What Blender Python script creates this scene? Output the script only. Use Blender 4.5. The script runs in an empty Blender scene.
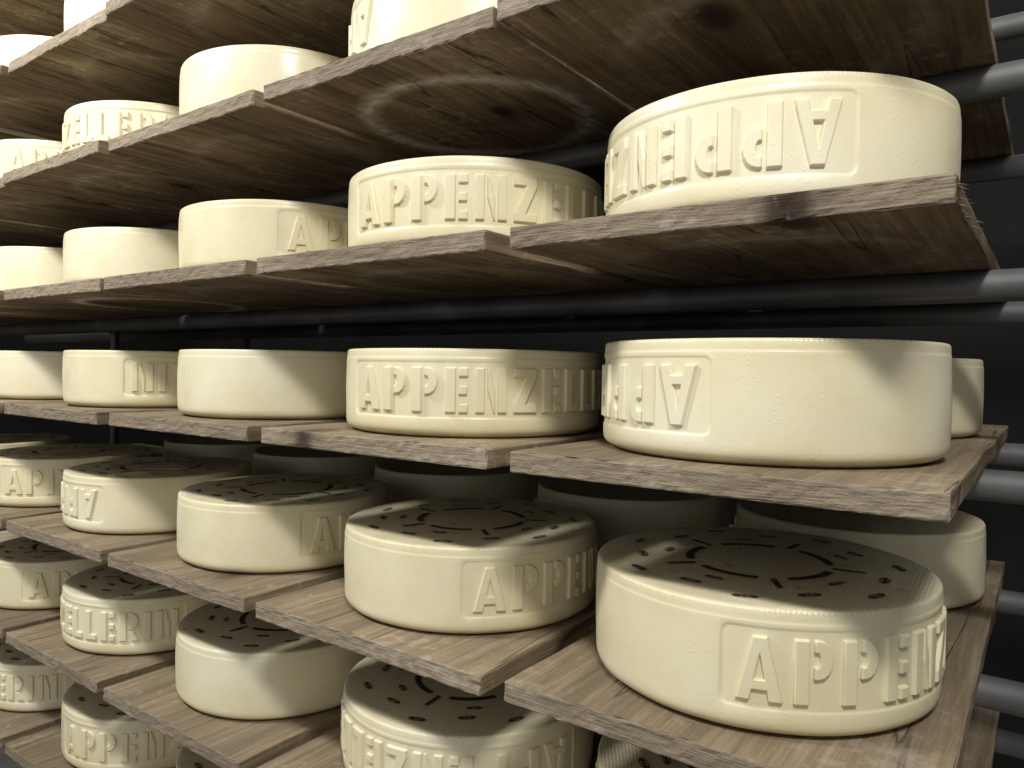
import bpy, bmesh, math, random
from mathutils import Vector, Matrix, noise
random.seed(7)
C = bpy.context.scene
col = C.collection
D = 0.52          # distance camera -> front ends of the boards
Z0 = 1.45         # eye height
F = 740.0
TH = math.radians(36)

# ------------------------------------------------------------------ helpers
def link(name, me, mat=None, parent=None):
    o = bpy.data.objects.new(name, me)
    col.objects.link(o)
    if mat is not None and me is not None and len(me.materials) == 0:
        me.materials.append(mat)
    if parent is not None:
        o.parent = parent
    return o

def mesh_from(name, vs, fs, smooth=True, recalc=True):
    me = bpy.data.meshes.new(name)
    me.from_pydata(vs, [], fs)
    me.validate()
    if recalc:
        bm = bmesh.new(); bm.from_mesh(me)
        bmesh.ops.recalc_face_normals(bm, faces=bm.faces)
        bm.to_mesh(me); bm.free()
    if smooth:
        me.polygons.foreach_set('use_smooth', [True] * len(me.polygons))
    return me

def new_mat(name):
    m = bpy.data.materials.new(name); m.use_nodes = True
    nt = m.node_tree
    return m, nt, nt.nodes['Principled BSDF']

def N(nt, typ, **kw):
    n = nt.nodes.new(typ)
    for k, v in kw.items():
        setattr(n, k, v)
    return n

def math_node(nt, op, a, b=None, clamp=False):
    n = nt.nodes.new('ShaderNodeMath'); n.operation = op; n.use_clamp = clamp
    for i, v in enumerate((a, b)):
        if v is None: continue
        if isinstance(v, (int, float)): n.inputs[i].default_value = v
        else: nt.links.new(v, n.inputs[i])
    return n.outputs[0]

def ramp(nt, fac, stops):
    r = nt.nodes.new('ShaderNodeValToRGB')
    e = r.color_ramp.elements
    while len(e) < len(stops): e.new(0.5)
    for i, (p, c) in enumerate(stops):
        e[i].position = p
        e[i].color = (c, c, c, 1) if isinstance(c, (int, float)) else (*c, 1)
    nt.links.new(fac, r.inputs[0])
    return r.outputs[0]

def mix(nt, fac, a, b, mode='MIX'):
    n = nt.nodes.new('ShaderNodeMix'); n.data_type = 'RGBA'; n.blend_type = mode
    if isinstance(fac, (int, float)): n.inputs[0].default_value = fac
    else: nt.links.new(fac, n.inputs[0])
    for idx, v in ((6, a), (7, b)):
        if isinstance(v, tuple): n.inputs[idx].default_value = (*v, 1)
        else: nt.links.new(v, n.inputs[idx])
    return n.outputs[2]

# ------------------------------------------------------------------ materials
def wood_material(name, ring_strength=0.12):
    m, nt, b = new_mat(name)
    L = nt.links
    tc = N(nt, 'ShaderNodeTexCoord'); oi = N(nt, 'ShaderNodeObjectInfo')
    rnd = oi.outputs['Random']
    comb = N(nt, 'ShaderNodeCombineXYZ')
    L.new(math_node(nt, 'MULTIPLY', rnd, 37.0), comb.inputs[0])
    L.new(math_node(nt, 'MULTIPLY', rnd, 91.0), comb.inputs[1])
    L.new(math_node(nt, 'MULTIPLY', rnd, 53.0), comb.inputs[2])
    add = N(nt, 'ShaderNodeVectorMath', operation='ADD')
    L.new(tc.outputs['Object'], add.inputs[0]); L.new(comb.outputs[0], add.inputs[1])
    P = add.outputs[0]
    so = N(nt, 'ShaderNodeSeparateXYZ'); L.new(tc.outputs['Object'], so.inputs[0])
    ge = N(nt, 'ShaderNodeNewGeometry')
    tr = N(nt, 'ShaderNodeVectorTransform', vector_type='NORMAL', convert_from='WORLD', convert_to='OBJECT')
    L.new(ge.outputs['True Normal'], tr.inputs[0])
    sn = N(nt, 'ShaderNodeSeparateXYZ'); L.new(tr.outputs[0], sn.inputs[0])
    endf = math_node(nt, 'GREATER_THAN', math_node(nt, 'MULTIPLY', sn.outputs[1], -1.0), 0.5)
    notend = math_node(nt, 'SUBTRACT', 1.0, endf)
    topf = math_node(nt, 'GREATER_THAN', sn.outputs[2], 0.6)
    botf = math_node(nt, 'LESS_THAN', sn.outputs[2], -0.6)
    # a knot at a chosen spot of the board (object properties knot_x, knot_y)
    ax = N(nt, 'ShaderNodeAttribute', attribute_type='OBJECT', attribute_name='knot_x')
    ay = N(nt, 'ShaderNodeAttribute', attribute_type='OBJECT', attribute_name='knot_y')
    kx = math_node(nt, 'SUBTRACT', so.outputs[0], ax.outputs['Fac'])
    ky = math_node(nt, 'MULTIPLY', math_node(nt, 'SUBTRACT', so.outputs[1], ay.outputs['Fac']), 0.62)
    kr = math_node(nt, 'SQRT', math_node(nt, 'ADD', math_node(nt, 'MULTIPLY', kx, kx), math_node(nt, 'MULTIPLY', ky, ky)))
    bend = math_node(nt, 'MULTIPLY', math_node(nt, 'SIGN', kx), math_node(nt, 'MULTIPLY', math_node(nt, 'EXPONENT', math_node(nt, 'MULTIPLY', kr, -38.0)), -0.022))
    bc = N(nt, 'ShaderNodeCombineXYZ'); L.new(bend, bc.inputs[0])
    add2 = N(nt, 'ShaderNodeVectorMath', operation='ADD'); L.new(P, add2.inputs[0]); L.new(bc.outputs[0], add2.inputs[1])
    PG = add2.outputs[0]
    mp = N(nt, 'ShaderNodeMapping'); mp.inputs['Scale'].default_value = (130, 4.5, 130)
    L.new(PG, mp.inputs[0])
    n1 = N(nt, 'ShaderNodeTexNoise'); n1.inputs['Scale'].default_value = 1.0; n1.inputs['Detail'].default_value = 10
    n1.inputs['Roughness'].default_value = 0.76; n1.inputs['Distortion'].default_value = 0.3
    L.new(mp.outputs[0], n1.inputs['Vector'])
    mp3 = N(nt, 'ShaderNodeMapping'); mp3.inputs['Scale'].default_value = (30, 1.3, 20)
    L.new(PG, mp3.inputs[0])
    n3 = N(nt, 'ShaderNodeTexNoise'); n3.inputs['Scale'].default_value = 1.0; n3.inputs['Detail'].default_value = 3
    L.new(mp3.outputs[0], n3.inputs['Vector'])
    mp2 = N(nt, 'ShaderNodeMapping'); mp2.inputs['Scale'].default_value = (9, 6, 9)
    L.new(P, mp2.inputs[0])
    n2 = N(nt, 'ShaderNodeTexNoise'); n2.inputs['Scale'].default_value = 1.0; n2.inputs['Detail'].default_value = 6
    n2.inputs['Roughness'].default_value = 0.6
    L.new(mp2.outputs[0], n2.inputs['Vector'])
    mc = N(nt, 'ShaderNodeMapping'); mc.inputs['Scale'].default_value = (34, 1.6, 2)
    L.new(PG, mc.inputs[0])
    nc = N(nt, 'ShaderNodeTexNoise'); nc.inputs['Scale'].default_value = 1.0; nc.inputs['Detail'].default_value = 2
    L.new(mc.outputs[0], nc.inputs['Vector'])
    crack = ramp(nt, math_node(nt, 'ABSOLUTE', math_node(nt, 'SUBTRACT', nc.outputs[0], 0.62)), [(0.0, 1.0), (0.005, 0.5), (0.014, 0.0)])
    crack = math_node(nt, 'MULTIPLY', crack, notend)
    mk = N(nt, 'ShaderNodeMapping'); mk.inputs['Scale'].default_value = (4.2, 2.6, 0.0)
    L.new(P, mk.inputs[0])
    vo = N(nt, 'ShaderNodeTexVoronoi'); vo.inputs['Scale'].default_value = 1.0
    L.new(mk.outputs[0], vo.inputs['Vector'])
    kd = math_node(nt, 'ADD', vo.outputs['Distance'], math_node(nt, 'MULTIPLY', n1.outputs[0], 0.05))
    knot = ramp(nt, kd, [(0.05, 1.0), (0.07, 0.8), (0.09, 0.3), (0.16, 0.0)])
    knot = math_node(nt, 'MULTIPLY', knot, notend)
    krn = math_node(nt, 'ADD', kr, math_node(nt, 'MULTIPLY', n2.outputs[0], 0.012))
    knot2 = ramp(nt, krn, [(0.012, 1.0), (0.020, 0.85), (0.027, 0.35), (0.05, 0.0)])
    knot = math_node(nt, 'MAXIMUM', knot, knot2)
    base = ramp(nt, n1.outputs[0], [(0.28, (0.105, 0.076, 0.047)), (0.5, (0.290, 0.230, 0.152)), (0.72, (0.50, 0.42, 0.30))])
    c = mix(nt, 1.0, base, ramp(nt, n3.outputs[0], [(0.32, (0.66, 0.63, 0.60)), (0.62, (1.05, 1.03, 1.0))]), 'MULTIPLY')
    c = mix(nt, 1.0, c, ramp(nt, n2.outputs[0], [(0.32, (0.60, 0.585, 0.57)), (0.55, (0.95, 0.94, 0.92)), (0.72, (1.14, 1.12, 1.08))]), 'MULTIPLY')
    c = mix(nt, crack, c, (0.045, 0.033, 0.022))
    # end grain: bowed growth lines and saw scratches across the end face
    sgn = math_node(nt, 'SUBTRACT', math_node(nt, 'MULTIPLY', math_node(nt, 'GREATER_THAN', rnd, 0.5), 2.0), 1.0)
    xo = math_node(nt, 'ADD', so.outputs[0], math_node(nt, 'MULTIPLY', math_node(nt, 'SUBTRACT', rnd, 0.5), 0.2))
    er = math_node(nt, 'ADD', so.outputs[2], math_node(nt, 'MULTIPLY', sgn, math_node(nt, 'MULTIPLY', math_node(nt, 'MULTIPLY', xo, xo), 0.5)))
    er = math_node(nt, 'ADD', er, math_node(nt, 'MULTIPLY', n2.outputs[0], 0.004))
    el = math_node(nt, 'SINE', math_node(nt, 'MULTIPLY', er, 2700.0))
    elc = ramp(nt, math_node(nt, 'ADD', math_node(nt, 'MULTIPLY', el, 0.5), 0.5), [(0.0, (0.66, 0.62, 0.58)), (0.6, (1.0, 1.0, 1.0))])
    mf = N(nt, 'ShaderNodeMapping'); mf.inputs['Scale'].default_value = (28, 28, 420); mf.inputs['Rotation'].default_value = (0, 0.06, 0)
    L.new(P, mf.inputs[0])
    fine = N(nt, 'ShaderNodeTexNoise'); fine.inputs['Scale'].default_value = 1.0; fine.inputs['Detail'].default_value = 8
    fine.inputs['Roughness'].default_value = 0.65
    L.new(mf.outputs[0], fine.inputs['Vector'])
    grit = N(nt, 'ShaderNodeTexNoise'); grit.inputs['Scale'].default_value = 500; grit.inputs['Detail'].default_value = 3
    L.new(P, grit.inputs['Vector'])
    ce = mix(nt, n2.outputs[0], (0.275, 0.222, 0.155), (0.45, 0.38, 0.285))
    ce = mix(nt, 0.5, ce, elc, 'MULTIPLY')
    ce = mix(nt, 0.7, ce, ramp(nt, fine.outputs[0], [(0.32, 0.55), (0.62, 1.12)]), 'MULTIPLY')
    c = mix(nt, endf, c, ce)
    c = mix(nt, knot, c, (0.04, 0.024, 0.015))
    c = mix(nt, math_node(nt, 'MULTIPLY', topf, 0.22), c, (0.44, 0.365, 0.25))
    c = mix(nt, botf, c, mix(nt, 1.0, c, (0.86, 0.82, 0.79), 'MULTIPLY'))  # undersides: some of their shade is painted into the wood colour
    # pale ring left by a wheel on the underside
    dx = so.outputs[0]; dy = math_node(nt, 'SUBTRACT', so.outputs[1], 0.19)
    rr = math_node(nt, 'SQRT', math_node(nt, 'ADD', math_node(nt, 'MULTIPLY', dx, dx), math_node(nt, 'MULTIPLY', dy, dy)))
    rr = math_node(nt, 'ADD', rr, math_node(nt, 'MULTIPLY', n2.outputs[0], 0.02))
    rf = math_node(nt, 'ABSOLUTE', math_node(nt, 'SUBTRACT', rr, 0.143))
    rm = ramp(nt, rf, [(0.0, 1.0), (0.004, 0.75), (0.018, 0.0)])
    ns = N(nt, 'ShaderNodeTexNoise'); ns.inputs['Scale'].default_value = 70; ns.inputs['Detail'].default_value = 7
    L.new(PG, ns.inputs['Vector'])
    nm = ramp(nt, math_node(nt, 'ADD', math_node(nt, 'MULTIPLY', n2.outputs[0], 0.5), math_node(nt, 'MULTIPLY', ns.outputs[0], 0.5)), [(0.38, 0.15), (0.54, 1.0)])
    f = math_node(nt, 'MULTIPLY', math_node(nt, 'MULTIPLY', rm, nm), math_node(nt, 'MULTIPLY', botf, ring_strength))
    c = mix(nt, f, c, (0.64, 0.59, 0.51))
    nsc = ramp(nt, math_node(nt, 'MULTIPLY', ns.outputs[0], n2.outputs[0]), [(0.31, 0.0), (0.40, 0.6)])
    c = mix(nt, math_node(nt, 'MULTIPLY', nsc, 0.5), c, (0.58, 0.53, 0.45))
    tint = ramp(nt, rnd, [(0.0, (0.82, 0.80, 0.79)), (1.0, (1.04, 1.02, 1.0))])
    c = mix(nt, 1.0, c, tint, 'MULTIPLY')
    L.new(c, b.inputs['Base Color'])
    b.inputs['Roughness'].default_value = 0.8
    b.inputs['Specular IOR Level'].default_value = 0.25
    h = math_node(nt, 'ADD', math_node(nt, 'MULTIPLY', n1.outputs[0], 1.0), math_node(nt, 'MULTIPLY', math_node(nt, 'MULTIPLY', fine.outputs[0], endf), 0.8))
    h = math_node(nt, 'ADD', h, math_node(nt, 'MULTIPLY', grit.outputs[0], 0.2))
    h = math_node(nt, 'SUBTRACT', h, math_node(nt, 'MULTIPLY', crack, 0.8))
    bu = N(nt, 'ShaderNodeBump'); bu.inputs['Strength'].default_value = 0.8; bu.inputs['Distance'].default_value = 0.003
    L.new(h, bu.inputs['Height']); L.new(bu.outputs[0], b.inputs['Normal'])
    return m

WOOD = wood_material('aged_spruce_board', 0.2)
WOOD_RING = wood_material('aged_spruce_board_with_pale_ring', 1.0)

def cheese_material():
    m, nt, b = new_mat('pale_cheese_rind')
    L = nt.links
    tc = N(nt, 'ShaderNodeTexCoord')
    n = N(nt, 'ShaderNodeTexNoise'); n.inputs['Scale'].default_value = 9; n.inputs['Detail'].default_value = 7
    n.inputs['Roughness'].default_value = 0.6
    L.new(tc.outputs['Object'], n.inputs['Vector'])
    c = ramp(nt, n.outputs[0], [(0.3, (0.755, 0.67, 0.42)), (0.5, (0.805, 0.74, 0.50)), (0.72, (0.84, 0.80, 0.61))])
    so = N(nt, 'ShaderNodeSeparateXYZ'); L.new(tc.outputs['Object'], so.inputs[0])
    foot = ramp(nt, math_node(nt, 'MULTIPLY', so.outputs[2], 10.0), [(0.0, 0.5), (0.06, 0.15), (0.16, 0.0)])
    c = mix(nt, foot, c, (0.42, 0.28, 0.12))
    L.new(c, b.inputs['Base Color'])
    n3 = N(nt, 'ShaderNodeTexNoise'); n3.inputs['Scale'].default_value = 45; n3.inputs['Detail'].default_value = 3
    L.new(tc.outputs['Object'], n3.inputs['Vector'])
    L.new(ramp(nt, n3.outputs[0], [(0.3, 0.26), (0.7, 0.45)]), b.inputs['Roughness'])
    b.inputs['Specular IOR Level'].default_value = 0.5
    n2 = N(nt, 'ShaderNodeTexNoise'); n2.inputs['Scale'].default_value = 260; n2.inputs['Detail'].default_value = 2
    L.new(tc.outputs['Object'], n2.inputs['Vector'])
    n4 = N(nt, 'ShaderNodeTexNoise'); n4.inputs['Scale'].default_value = 22; n4.inputs['Detail'].default_value = 2
    L.new(tc.outputs['Object'], n4.inputs['Vector'])
    w1 = N(nt, 'ShaderNodeTexWave', wave_type='BANDS', bands_direction='X'); w1.inputs['Scale'].default_value = 90
    w2 = N(nt, 'ShaderNodeTexWave', wave_type='BANDS', bands_direction='Y'); w2.inputs['Scale'].default_value = 90
    L.new(tc.outputs['Object'], w1.inputs['Vector']); L.new(tc.outputs['Object'], w2.inputs['Vector'])
    topm = math_node(nt, 'GREATER_THAN', so.outputs[2], 0.0895)
    wsum = math_node(nt, 'MULTIPLY', math_node(nt, 'ADD', w1.outputs[0], w2.outputs[0]), topm)
    # beads of moisture
    vo = N(nt, 'ShaderNodeTexVoronoi'); vo.inputs['Scale'].default_value = 330
    L.new(tc.outputs['Object'], vo.inputs['Vector'])
    sc = N(nt, 'ShaderNodeSeparateColor'); L.new(vo.outputs['Color'], sc.inputs[0])
    patch = ramp(nt, n3.outputs[0], [(0.5, 0.0), (0.6, 1.0)])
    bead = math_node(nt, 'MULTIPLY', math_node(nt, 'MULTIPLY', ramp(nt, vo.outputs['Distance'], [(0.0, 1.0), (0.22, 0.7), (0.32, 0.0)]), math_node(nt, 'GREATER_THAN', sc.outputs[0], 0.70)), patch)
    h = math_node(nt, 'ADD', math_node(nt, 'MULTIPLY', n2.outputs[0], 0.35), math_node(nt, 'MULTIPLY', n4.outputs[0], 1.0))
    h = math_node(nt, 'ADD', h, math_node(nt, 'MULTIPLY', wsum, 0.5))
    h = math_node(nt, 'ADD', h, math_node(nt, 'MULTIPLY', bead, 0.5))
    bu = N(nt, 'ShaderNodeBump'); bu.inputs['Strength'].default_value = 0.4; bu.inputs['Distance'].default_value = 0.001
    L.new(h, bu.inputs['Height']); L.new(bu.outputs[0], b.inputs['Normal'])
    return m
CHEESE = cheese_material()

def simple(name, colr, rough, metal=0.0, nscale=30, var=0.25, bump=0.0):
    m, nt, b = new_mat(name)
    tc = N(nt, 'ShaderNodeTexCoord')
    n = N(nt, 'ShaderNodeTexNoise'); n.inputs['Scale'].default_value = nscale; n.inputs['Detail'].default_value = 5
    nt.links.new(tc.outputs['Object'], n.inputs['Vector'])
    lo = tuple(x * (1 - var) for x in colr); hi = tuple(min(1, x * (1 + var)) for x in colr)
    nt.links.new(ramp(nt, n.outputs[0], [(0.3, lo), (0.7, hi)]), b.inputs['Base Color'])
    b.inputs['Roughness'].default_value = rough; b.inputs['Metallic'].default_value = metal
    if bump:
        bu = N(nt, 'ShaderNodeBump'); bu.inputs['Strength'].default_value = 0.4; bu.inputs['Distance'].default_value = bump
        nt.links.new(n.outputs[0], bu.inputs['Height']); nt.links.new(bu.outputs[0], b.inputs['Normal'])
    return m
INK = simple('dark_brown_print', (0.085, 0.045, 0.024), 0.6, nscale=150, var=0.5)
STEEL = simple('dull_steel_pipe', (0.15, 0.147, 0.145), 0.6, 0.6, 12, 0.3)
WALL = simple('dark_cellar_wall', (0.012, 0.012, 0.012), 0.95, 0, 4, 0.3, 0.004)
FLOORM = simple('grey_cellar_floor', (0.45, 0.42, 0.38), 0.6, 0, 6, 0.2, 0.002)

# ------------------------------------------------------------------ cheese wheel meshes
R = 0.293 * D
H = 0.178 * D
LH = 0.0450            # letter height
ZC = 0.0500            # letter band centre
def bowl():
    pts = [(.32, 1), (.38, 1)]
    for k in range(1, 8):
        a = math.pi / 2 - math.pi * k / 8
        pts.append((.38 + .24 * math.cos(a), .70 + .30 * math.sin(a)))
    pts += [(.38, .40), (.32, .40), (.32, .58), (.36, .58)]
    for k in range(1, 5):
        a = -math.pi / 2 + math.pi * k / 5
        pts.append((.36 + .055 * math.cos(a), .70 + .12 * math.sin(a)))
    pts += [(.36, .82), (.32, .82)]
    return pts
def rect(x0, y0, x1, y1): return [(x0, y0), (x1, y0), (x1, y1), (x0, y1)]
GL = {
 'A': (.74, [[(0, 0), (.21, 0), (.37, .76), (.53, 0), (.74, 0), (.48, 1), (.26, 1)], rect(.19, .17, .55, .33)]),
 'P': (.62, [rect(0, 0, .23, 1), bowl()]),
 'E': (.51, [rect(0, 0, .23, 1), rect(.315, .82, .51, 1), rect(.315, .41, .49, .59), rect(.315, 0, .51, .18)]),
 'N': (.70, [rect(0, 0, .19, 1), rect(.51, 0, .70, 1), [(.27, .50), (.27, 1), (.29, 1), (.43, .50), (.43, 0), (.41, 0)]]),
 'Z': (.55, [[(0, 1), (0, .82), (.29, .82), (0, .18), (0, 0), (.55, 0), (.55, .18), (.26, .18), (.55, .82), (.55, 1)]]),
 'L': (.47, [[(0, 0), (.47, 0), (.47, .18), (.22, .18), (.22, 1), (0, 1)]]),
 'R': (.63, [rect(0, 0, .23, 1), bowl(), [(.31, .33), (.46, .33), (.65, 0), (.42, 0)]]),
 'I': (.22, [rect(0, 0, .22, 1)]),
}
TEXT = 'APPENZELLERIN'
GAP = .185
TW = (sum(GL[ch][0] for ch in TEXT) + GAP * (len(TEXT) - 1)) * LH
PANEL_W = TW + 0.026
PANEL_H = LH + 0.0140
SPAN = PANEL_W / R
REC = 0.0014

def sdist(p, x, y):
    inside = False; best = 1e9
    n = len(p)
    for i in range(n):
        x0, y0 = p[i]; x1, y1 = p[(i + 1) % n]
        ex, ey = x1 - x0, y1 - y0
        t = ((x - x0) * ex + (y - y0) * ey) / (ex * ex + ey * ey)
        t = 0 if t < 0 else (1 if t > 1 else t)
        d = (x - x0 - ex * t) ** 2 + (y - y0 - ey * t) ** 2
        if d < best: best = d
        if (y0 > y) != (y1 > y) and x < (x1 - x0) * (y - y0) / (y1 - y0) + x0: inside = not inside
    d = math.sqrt(best)
    return -d if inside else d

def lettering_field():
    """one relief patch per glyph: list of (x offset, verts(u,v,h), quads)"""
    out = []; cache = {}
    x = -TW / 2; step = 0.0005; mrg = 0.0018
    for ch in TEXT:
        w, polys = GL[ch]
        if ch not in cache:
            P = [[(a * LH, (b - .5) * LH) for a, b in p] for p in polys]
            nu = int((w * LH + 2 * mrg) / step) + 2; nv = int((LH + 2 * mrg) / step) + 2
            sd = [[min(sdist(p, -mrg + i * step, -LH / 2 - mrg + j * step) for p in P) for j in range(nv)] for i in range(nu)]
            idx = {}; vs = []; fs = []
            def vert(i, j):
                if (i, j) in idx: return idx[(i, j)]
                t = min(1, max(0, (0.0008 - sd[i][j]) / 0.0011)); t = t * (1.6 - .6 * t)
                h = -REC - .0006 + min(1, t) * (REC + .0006 + .0017)
                idx[(i, j)] = len(vs); vs.append((-mrg + i * step, -LH / 2 - mrg + j * step, h)); return idx[(i, j)]
            for i in range(nu - 1):
                for j in range(nv - 1):
                    if min(sd[i][j], sd[i + 1][j], sd[i][j + 1], sd[i + 1][j + 1]) < 0.0008:
                        fs.append((vert(i, j), vert(i + 1, j), vert(i + 1, j + 1), vert(i, j + 1)))
            cache[ch] = (vs, fs)
        vs, fs = cache[ch]
        out.append((x, vs, fs)); x += (w + GAP) * LH
    return out
FIELD = lettering_field()
def lettering(flip):
    V, Fc = [], []
    for (x, vs, fs) in FIELD:
        b0 = len(V)
        for (u, v, h) in vs:
            u += x
            if flip: u, v = -u, -v
            a = -math.pi / 2 + u / R; r = R + h
            V.append((r * math.cos(a), r * math.sin(a), ZC + v))
        Fc += [tuple(b0 + k for k in f) for f in fs]
    me = mesh_from('raised_lettering', V, Fc, recalc=False)
    me.materials.append(CHEESE)
    return me
LET_UP, LET_DOWN = lettering(False), lettering(True)

def wheel_body():
    prof = []
    zb, zt = ZC - PANEL_H / 2, ZC + PANEL_H / 2
    def side(z): return R + .0010 * math.sin(math.pi * min(1, max(0, z / H))) - .0010 - .014 * max(0, 1 - z / .016) ** 4.4
    for z in (0, .0003, .0009, .0018, .003, .0045, .0065, .009, .012, .015):
        prof.append((side(z), z))
    zs = [zb - .0008, zb + .0006, zb + .0014, zb + .0022, zb + .004, zb + .007, zb + .010]
    k = zb + .016
    while k < zt - .012: zs.append(k); k += .006
    zs += [zt - .010, zt - .007, zt - .004, zt - .0022, zt - .0014, zt - .0006, zt + .0008]
    prof += [(side(z), z) for z in zs if z > .0155]
    a0 = side(H - .0105)
    prof += [(a0, H - .0103), (a0 - .0001, H - .0098), (a0 - .0004, H - .0093), (a0 - .0005, H - .0075), (a0 - .0006, H - .0050), (a0 - .0008, H - .0026), (a0 - .0013, H - .0013), (a0 - .0022, H - .0005), (a0 - .0036, H - .0001),
             (R - .009, H), (R - .014, H - .0003), (R - .018, H - .0006), (R * .8, H - .0008), (R * .6, H - .0008), (R * .3, H - .0005)]
    half = SPAN / 2
    angs = set()
    for d in range(0, 360, 2): angs.add(round(d - 180.0, 3))
    hd = math.degrees(half)
    t = -1.0
    while t < 7:
        angs.add(round(hd - t, 3)); angs.add(round(-hd + t, 3)); t += 0.3
    angs = sorted(angs)
    rad_c = 0.007
    vs, fs = [], []
    for (r, z) in prof:
        for ad in angs:
            a = math.radians(ad)
            u = a * R; v = z - ZC
            qx = abs(u) - (PANEL_W / 2 - rad_c); qy = abs(v) - (PANEL_H / 2 - rad_c)
            sd = math.hypot(max(qx, 0), max(qy, 0)) + min(max(qx, qy), 0) - rad_c
            t = min(1, max(0, -sd / 0.0015)); t = t * t * (3 - 2 * t)
            rr = r
            if .01 < z < H - .009: rr = r * (1 - t) + (R - REC) * t
            if sd > 0: rr += 0.0008 * (noise.noise(Vector((math.cos(a) * 3, math.sin(a) * 3, z * 20)))) * (1 if r > .8 * R else 0) * min(1, sd / .004)
            w = a - math.pi / 2
            vs.append((rr * math.cos(w), rr * math.sin(w), z))
    n = len(angs)
    for j in range(len(prof) - 1):
        for i in range(n):
            i2 = (i + 1) % n
            fs.append((j * n + i, j * n + i2, (j + 1) * n + i2, (j + 1) * n + i))
    vs.append((0, 0, 0)); cb = len(vs) - 1
    vs.append((0, 0, H - .0005)); ct = len(vs) - 1
    l = (len(prof) - 1) * n
    for i in range(n):
        i2 = (i + 1) % n
        fs.append((cb, i2, i)); fs.append((ct, l + i, l + i2))
    me = mesh_from('wheel_body', vs, fs)
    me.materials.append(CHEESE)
    return me
BODY = wheel_body()

def printed_marks():
    bm = bmesh.new()
    zt = H + .0001
    def strip(pts_in, pts_out):
        a = [bm.verts.new((*p, zt)) for p in pts_in]; b = [bm.verts.new((*p, zt)) for p in pts_out]
        for i in range(len(a) - 1): bm.faces.new((a[i], a[i + 1], b[i + 1], b[i]))
    def arc(r0, r1, a0, a1, n=10):
        A = [a0 + (a1 - a0) * i / n for i in range(n + 1)]
        strip([(r0 * math.cos(a), r0 * math.sin(a)) for a in A], [(r1 * math.cos(a), r1 * math.sin(a)) for a in A])
    def label(rc, ang, ln, hh, tilt=0.0):
        # small oval stamp: outlined oval with a word-like bar inside
        c = Vector((rc * math.cos(ang), rc * math.sin(ang)))
        ta = ang + math.pi / 2 + tilt
        t = Vector((math.cos(ta), math.sin(ta))); nn = Vector((-t.y, t.x))
        def ov(q):
            return [c + t * (ln / 2 * q * math.cos(2 * math.pi * k / 18)) + nn * (hh / 2 * q * math.sin(2 * math.pi * k / 18)) for k in range(18)]
        vo = [bm.verts.new((p.x, p.y, zt)) for p in ov(1)]; vi = [bm.verts.new((p.x, p.y, zt)) for p in ov(.74)]
        for i in range(18):
            j = (i + 1) % 18; bm.faces.new((vo[i], vo[j], vi[j], vi[i]))
        for s in (-.30, 0, .30):
            q0 = [c + t * ln * (s * .8 + a * .10) + nn * b * hh * .20 for a, b in ((-1, -1), (1, -1), (1, 1), (-1, 1))]
            bm.faces.new([bm.verts.new((p.x, p.y, zt)) for p in q0])
    tp = 2 * math.pi
    for k in range(14):
        label(R * (.81 if k % 2 else .71), tp * k / 14, .0205, .0088, 0.12)
    for k in range(5): arc(R * .39, R * .44, tp * k / 5 + .20, tp * (k + 1) / 5 - .20)
    for k in range(5):
        a = tp * k / 5
        t = Vector((math.cos(a), math.sin(a))); nn = Vector((-t.y, t.x))
        q = [t * R * r + nn * w for r, w in ((.42, -.0026), (.60, -.0026), (.60, .0026), (.42, .0026))]
        bm.faces.new([bm.verts.new((p.x, p.y, zt)) for p in q])
        label(R * .56, a + tp / 10, .018, .008, 0.0)
    bmesh.ops.recalc_face_normals(bm, faces=bm.faces)
    for f in bm.faces:
        if f.normal.z < 0: f.normal_flip()
    me = bpy.data.meshes.new('printed_marks'); bm.to_mesh(me); bm.free()
    me.materials.append(INK)
    return me
MARKS = printed_marks()

# ------------------------------------------------------------------ layout
ROWS = {'a': 1.37, 'b': 0.992, 'c': 0.621, 'd': 0.238, 'e': -0.138, 'f': -0.53, 'g': -0.905, 'h': -1.28}
SHELF = {'a': 'highest shelf, at the upper left corner', 'b': 'third shelf above eye level', 'c': 'second shelf above eye level',
         'd': 'shelf just above eye level', 'e': 'eye-level shelf', 'f': 'shelf just below eye level',
         'g': 'second shelf below eye level', 'h': 'lowest shelf'}
ORD = {1: 'nearest', 2: 'second nearest', 3: 'third nearest', 4: 'fourth nearest', 5: 'fifth nearest', 6: 'sixth nearest', 7: 'seventh nearest'}
BT = 0.036 * D
def colx(c): return (-0.415 - (c - 1) * 0.69 - (0.03 if c >= 6 else 0)) * D

def face_angle(px, cx, cy):
    az = math.atan((px - 512) / F) - TH
    dr = Vector((math.sin(az), math.cos(az)))
    cc = Vector((cx, cy)); b = dr.dot(cc)
    disc = b * b - (cc.dot(cc) - R * R)
    if disc < 0: disc = 0
    t = b - math.sqrt(disc)
    p = dr * t - cc
    return math.atan2(p.y, p.x)

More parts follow.
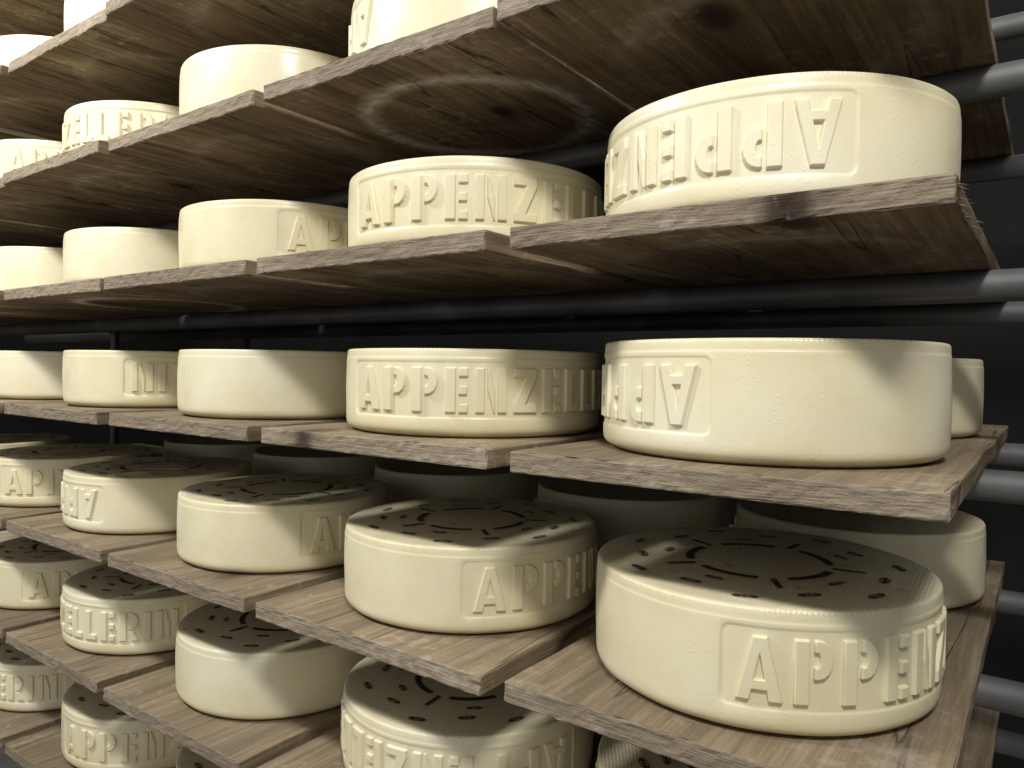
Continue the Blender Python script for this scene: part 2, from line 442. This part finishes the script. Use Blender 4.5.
def add_wheel(row, c, label, yc=1.353, dx=0.0, dy=0.0, mode=None, px=None, group=None, marks=True, sz=1.0):
    cx, cy = colx(c) + dx * D, (yc + dy) * D
    if mode is None:
        centre = random.uniform(math.radians(112), math.radians(126)); flip = random.random() < .5
    else:
        kind, edge = mode[0], mode[1]
        flip = kind == 'down'
        ph = face_angle(px, cx, cy)
        centre = ph + SPAN / 2 if edge == 'L' else ph - SPAN / 2
        if len(mode) > 2: centre += math.radians(mode[2])
    root = link('cheese_wheel', None)
    root.location = (cx, cy, Z0 + ROWS[row] * D)
    root.rotation_euler = (0, 0, centre + math.pi / 2)
    root.scale = (1, 1, sz)
    root['label'] = label; root['category'] = 'cheese'
    root['group'] = group or 'cheese wheels in the front line of the rack'
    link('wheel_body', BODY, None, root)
    link('raised_lettering', LET_DOWN if flip else LET_UP, None, root)
    if marks:
        o = link('printed_marks', MARKS, None, root); o.rotation_euler.z = random.uniform(0, 6)
        o['label'] = 'dark brown printed ring of marks on the top face'
    return root

UP, DN = 'up', 'down'
front = {
 ('b', 4): (None,), ('b', 5): (None,), ('b', 6): (None,),
 ('c', 2): ((DN, 'R'), 374), ('c', 3): (None,), ('c', 4): ((UP, 'R', 18), 168), ('c', 5): ((UP, 'L'), 2), ('c', 6): (None,),
 ('d', 1): ((DN, 'R'), 853), ('d', 2): ((UP, 'L'), 355), ('d', 3): ((UP, 'L'), 276), ('d', 4): (None,), ('d', 5): (None,), ('d', 6): (None,),
 ('e', 1): ((DN, 'R'), 712, -.004), ('e', 2): ((UP, 'L'), 356), ('e', 3): (None,), ('e', 4): ((DN, 'L'), 123), ('e', 5): (None,), ('e', 6): (None,),
 ('f', 1): ((UP, 'L'), 725, -.006), ('f', 2): ((UP, 'L'), 464), ('f', 3): ((UP, 'L'), 302), ('f', 4): ((DN, 'R'), 104), ('f', 5): ((UP, 'L'), 0), ('f', 6): (None,),
 ('g', 1): (None,), ('g', 2): ((DN, 'R'), 580), ('g', 3): (None,), ('g', 4): ((UP, 'R'), 188), ('g', 5): ((UP, 'L'), 22), ('g', 6): (None,),
 ('h', 3): ((UP, 'L'), 185), ('h', 4): ((UP, 'L'), 66), ('h', 5): ((UP, 'R'), 66), ('h', 6): (None,),
}
for (row, c), v in front.items():
    mode = v[0]; px = v[1] if len(v) > 1 else None; dx = v[2] if len(v) > 2 else (0.012 if c > 1 else 0.0)
    if mode is None or (row, c) == ('c', 2): what = 'smooth-sided pale cheese wheel'
    elif mode[0] == DN: what = 'cheese wheel with upside-down raised letters'
    else: what = 'cheese wheel with upright raised letters'
    dy = .01 if (row, c) == ('e', 1) else 0
    add_wheel(row, c, '%s, %s on the %s' % (what, ORD[c], SHELF[row]), mode=mode, px=px, dx=dx, dy=dy, marks=row in 'efgh', sz=1.07 if c == 1 else 1.0)
BG = 'cheese wheels standing behind the front line'
add_wheel('e', 1, 'shaded cheese wheel behind the nearest wheel on the eye-level shelf', 2.01, group=BG)
for c, dx in ((1, .01), (2, .06), (3, .03), (4, 0), (5, 0)):
    add_wheel('f', c, 'shaded cheese wheel behind the %s wheel on the shelf just below eye level' % ORD[c], 2.08, dx=dx, group=BG, marks=False)

# ------------------------------------------------------------------ boards
BW = 0.645 * D
BL = 1.54 * D
def board_mesh(seed, w, l, t, splinter=False):
    rs = random.Random(seed)
    xs = [0, .0015, .004] + [w * k / 60 for k in range(1, 60) if .005 < w * k / 60 < w - .005] + [w - .004, w - .0015, w]
    ys = [0, .0015, .004] + [l * k / 24 for k in range(1, 24)] + [l - .004, l - .0015, l]
    zs = [0, .0015, t * .25, t * .5, t * .75, t - .0015, t]
    nx, ny, nz = len(xs), len(ys), len(zs)
    idx = {}; vs = []; fs = []
    off = Vector((rs.uniform(0, 99), rs.uniform(0, 99), rs.uniform(0, 99)))
    def vert(i, j, k):
        key = (i, j, k)
        if key in idx: return idx[key]
        x, y, z = xs[i] - w / 2, ys[j], zs[k]
        ex, ey, ez = i in (0, nx - 1), j in (0, ny - 1), k in (0, nz - 1)
        nn = noise.noise(Vector((x * 110, y * 40, z * 80)) + off)
        sx = -1 if i == 0 else 1; sy = 1 if j == 0 else -1; sz = 1 if k == 0 else -1
        ch = .0005 + .0030 * max(0, nn - .05)
        if ex and ez: x -= sx * ch; z += sz * ch * .6
        if ey and ez: y += sy * ch; z += sz * ch * .7
        if ex and ey: x -= sx * ch; y += sy * ch
        if ey: y += .0012 * noise.noise(Vector((x * 90, 3, z * 260)) + off) + .002 * noise.noise(Vector((x * 12, 7, z * 20)) + off)
        if ex: x += .0018 * noise.noise(Vector((1, y * 12, z * 40)) + off)
        idx[key] = len(vs); vs.append((x, y, z)); return idx[key]
    for i in range(nx - 1):
        for j in range(ny - 1):
            for k in (0, nz - 1): fs.append([vert(i, j, k), vert(i + 1, j, k), vert(i + 1, j + 1, k), vert(i, j + 1, k)])
    for i in range(nx - 1):
        for k in range(nz - 1):
            for j in (0, ny - 1): fs.append([vert(i, j, k), vert(i + 1, j, k), vert(i + 1, j, k + 1), vert(i, j, k + 1)])
    for j in range(ny - 1):
        for k in range(nz - 1):
            for i in (0, nx - 1): fs.append([vert(i, j, k), vert(i, j + 1, k), vert(i, j + 1, k + 1), vert(i, j, k + 1)])
    nsp = 16 if splinter else 3
    for q in range(nsp):
        y = rs.uniform(0.001, .05) if q < 11 else rs.uniform(.05, .2); z = rs.uniform(.002, t - .002); x = w / 2 - .002
        ln = rs.uniform(.004, .011) if splinter else rs.uniform(.002, .005); ww = rs.uniform(.0006, .0016)
        b0 = len(vs)
        d = Vector((1, rs.uniform(-.4, 1.2), rs.uniform(-.5, .3))).normalized() * ln
        vs.extend([(x, y - ww * 2, z), (x, y + ww * 2, z), (x, y, z + ww), (x + d.x, y + d.y, z + d.z)])
        fs.extend([[b0, b0 + 1, b0 + 3], [b0 + 1, b0 + 2, b0 + 3], [b0 + 2, b0, b0 + 3], [b0, b0 + 2, b0 + 1]])
    return mesh_from('wooden_board', vs, fs, smooth=False)
have = {'a': (5, 6, 7), 'b': (2, 3, 4, 5, 6, 7), 'c': range(1, 8), 'd': range(1, 8), 'e': range(1, 8), 'f': range(1, 8), 'g': range(1, 8), 'h': range(3, 8)}
rb = random.Random(21)
KN = {('c', 1): (-.03 * D, .19 * D), ('d', 1): (.13 * D, .012), ('e', 1): (.1, .62), ('c', 2): (.09, .45), ('e', 2): (-.09, .02), ('f', 1): (-.12, .25)}
# upper boards sit closer together: extra width (to both sides) in units of D
EXTRA = {('c', 1): (.032, -.016), ('b', 2): (.02, 0), ('b', 3): (.02, 0), ('b', 4): (.02, 0), ('c', 3): (.02, 0), ('c', 4): (.02, 0), ('d', 3): (.015, 0), ('d', 4): (.015, 0)}
seed = 0
for row, cs in have.items():
    for c in cs:
        seed += 1
        dy = rb.uniform(-.012, .012) * D; wj = rb.uniform(-.008, .006) * D
        sp = (row, c) == ('d', 1)
        ew, es = EXTRA.get((row, c), (0, 0))
        me = board_mesh(seed, BW + wj + ew * D, BL, BT, sp)
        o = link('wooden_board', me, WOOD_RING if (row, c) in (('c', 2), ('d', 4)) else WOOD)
        o.location = (colx(c) + es * D, D + dy, Z0 + ROWS[row] * D - BT)
        kx, ky = KN.get((row, c), (rb.uniform(-.13, .13), rb.uniform(0.05, .7)))
        o['knot_x'] = float(kx); o['knot_y'] = float(ky)
        lab = 'rough wooden board, %s on the %s' % (ORD[c], SHELF[row])
        if sp: lab = 'rough wooden board with splintered corner, nearest on the shelf just above eye level'
        if (row, c) == ('c', 2): lab = 'wooden board with pale ring stain underneath, second nearest on second shelf above eye level'
        o['label'] = lab; o['category'] = 'board'; o['group'] = 'wooden boards of the cheese rack'

# ------------------------------------------------------------------ rack frame
def tube(name, p0, p1, r, parent, seg=28, mat=STEEL):
    p0, p1 = Vector(p0), Vector(p1)
    ax = (p1 - p0).normalized()
    up = Vector((0, 0, 1)) if abs(ax.z) < .9 else Vector((1, 0, 0))
    u = ax.cross(up).normalized(); v = ax.cross(u)
    vs, fs = [], []
    prof = [(0, r * .86), (0.0012, r), ((p1 - p0).length - .0012, r), ((p1 - p0).length, r * .86)]
    for (s, rr) in prof:
        for k in range(seg):
            a = 2 * math.pi * k / seg
            vs.append(tuple(p0 + ax * s + u * rr * math.cos(a) + v * rr * math.sin(a)))
    for j in range(3):
        for k in range(seg):
            fs.append((j * seg + k, j * seg + (k + 1) % seg, (j + 1) * seg + (k + 1) % seg, (j + 1) * seg + k))
    fs.append(tuple(range(seg))); fs.append(tuple(range(3 * seg, 4 * seg)))
    me = mesh_from(name, vs, fs)
    for p in me.polygons:
        if len(p.vertices) > 4: p.use_smooth = False
    return link(name, me, mat, parent)

rack = link('rack_frame', None)
rack['label'] = 'steel pipe rack frame carrying the rows of wooden boards'; rack['category'] = 'rack'
RR = 0.0305 * D
YR = [1.66 * D, 2.36 * D]
XA, XB = -6.2 * D, 1.6 * D
for row, zz in ROWS.items():
    zr = Z0 + zz * D - BT - RR
    for y in YR:
        tube('rail', (XA, y, zr), (XB, y, zr), RR, rack)
for x, r in ((-3.545 * D, RR * .62), (1.2 * D, RR * .9)):
    for y in YR:
        py = y + RR + r
        tube('post', (x, py, 0), (x, py, Z0 + 1.75 * D), r, rack)
        for row, zz in ROWS.items():
            zr = Z0 + zz * D - BT - RR
            tube('clamp', (x, py, zr - .018), (x, py, zr + .018), r * 1.35, rack, 20)

# ------------------------------------------------------------------ room
def plane(name, vs, mat):
    me = bpy.data.meshes.new(name); me.from_pydata(vs, [], [(0, 1, 2, 3)])
    o = link(name, me, mat); o['kind'] = 'structure'; return o
X0, X1, Y0, Y1, ZT = -4.2, 2.2, -1.6, 2.5, 2.75
plane('floor', [(X0, Y0, 0), (X1, Y0, 0), (X1, Y1, 0), (X0, Y1, 0)], FLOORM)
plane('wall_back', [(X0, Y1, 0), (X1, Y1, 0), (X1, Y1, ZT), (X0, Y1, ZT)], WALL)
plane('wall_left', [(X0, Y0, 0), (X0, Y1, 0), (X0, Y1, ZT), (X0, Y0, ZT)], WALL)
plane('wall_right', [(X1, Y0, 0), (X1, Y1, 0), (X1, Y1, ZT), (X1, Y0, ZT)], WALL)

# ------------------------------------------------------------------ light
def area_light(name, loc, target, sx, sy, e, colr):
    ld = bpy.data.lights.new(name, 'AREA'); ld.shape = 'RECTANGLE'; ld.size = sx; ld.size_y = sy; ld.energy = e; ld.color = colr
    o = bpy.data.objects.new(name, ld); col.objects.link(o)
    o.location = loc
    o.rotation_euler = (Vector(target) - Vector(loc)).to_track_quat('-Z', 'Y').to_euler()
    return o
area_light('ceiling_lamp_near', (0.30, -0.26, Z0 + 1.08), (-.3, .8, Z0), .3, .12, 18, (1.0, .985, .955))
area_light('ceiling_lamp_far', (-1.45, -0.20, Z0 + 1.08), (-1.3, .8, Z0), .3, .12, 21, (1.0, .985, .955))
w = bpy.data.worlds.new('World'); C.world = w; w.use_nodes = True
bg = w.node_tree.nodes['Background']; bg.inputs[0].default_value = (1.0, .985, .96, 1); bg.inputs[1].default_value = 0.47

# ------------------------------------------------------------------ camera
cd = bpy.data.cameras.new('camera'); cam = bpy.data.objects.new('camera', cd); col.objects.link(cam)
cd.sensor_width = 36; cd.lens = 36 * F / 1024; cd.clip_start = .01
cam.matrix_world = Matrix.Translation((0, 0, Z0)) @ (Matrix.Rotation(TH, 4, 'Z') @ Matrix.Rotation(math.radians(90 - 1.12), 4, 'X') @ Matrix.Rotation(math.radians(.9), 4, 'Z'))
C.camera = cam
C.view_settings.view_transform = 'Standard'
C.view_settings.exposure = -0.03
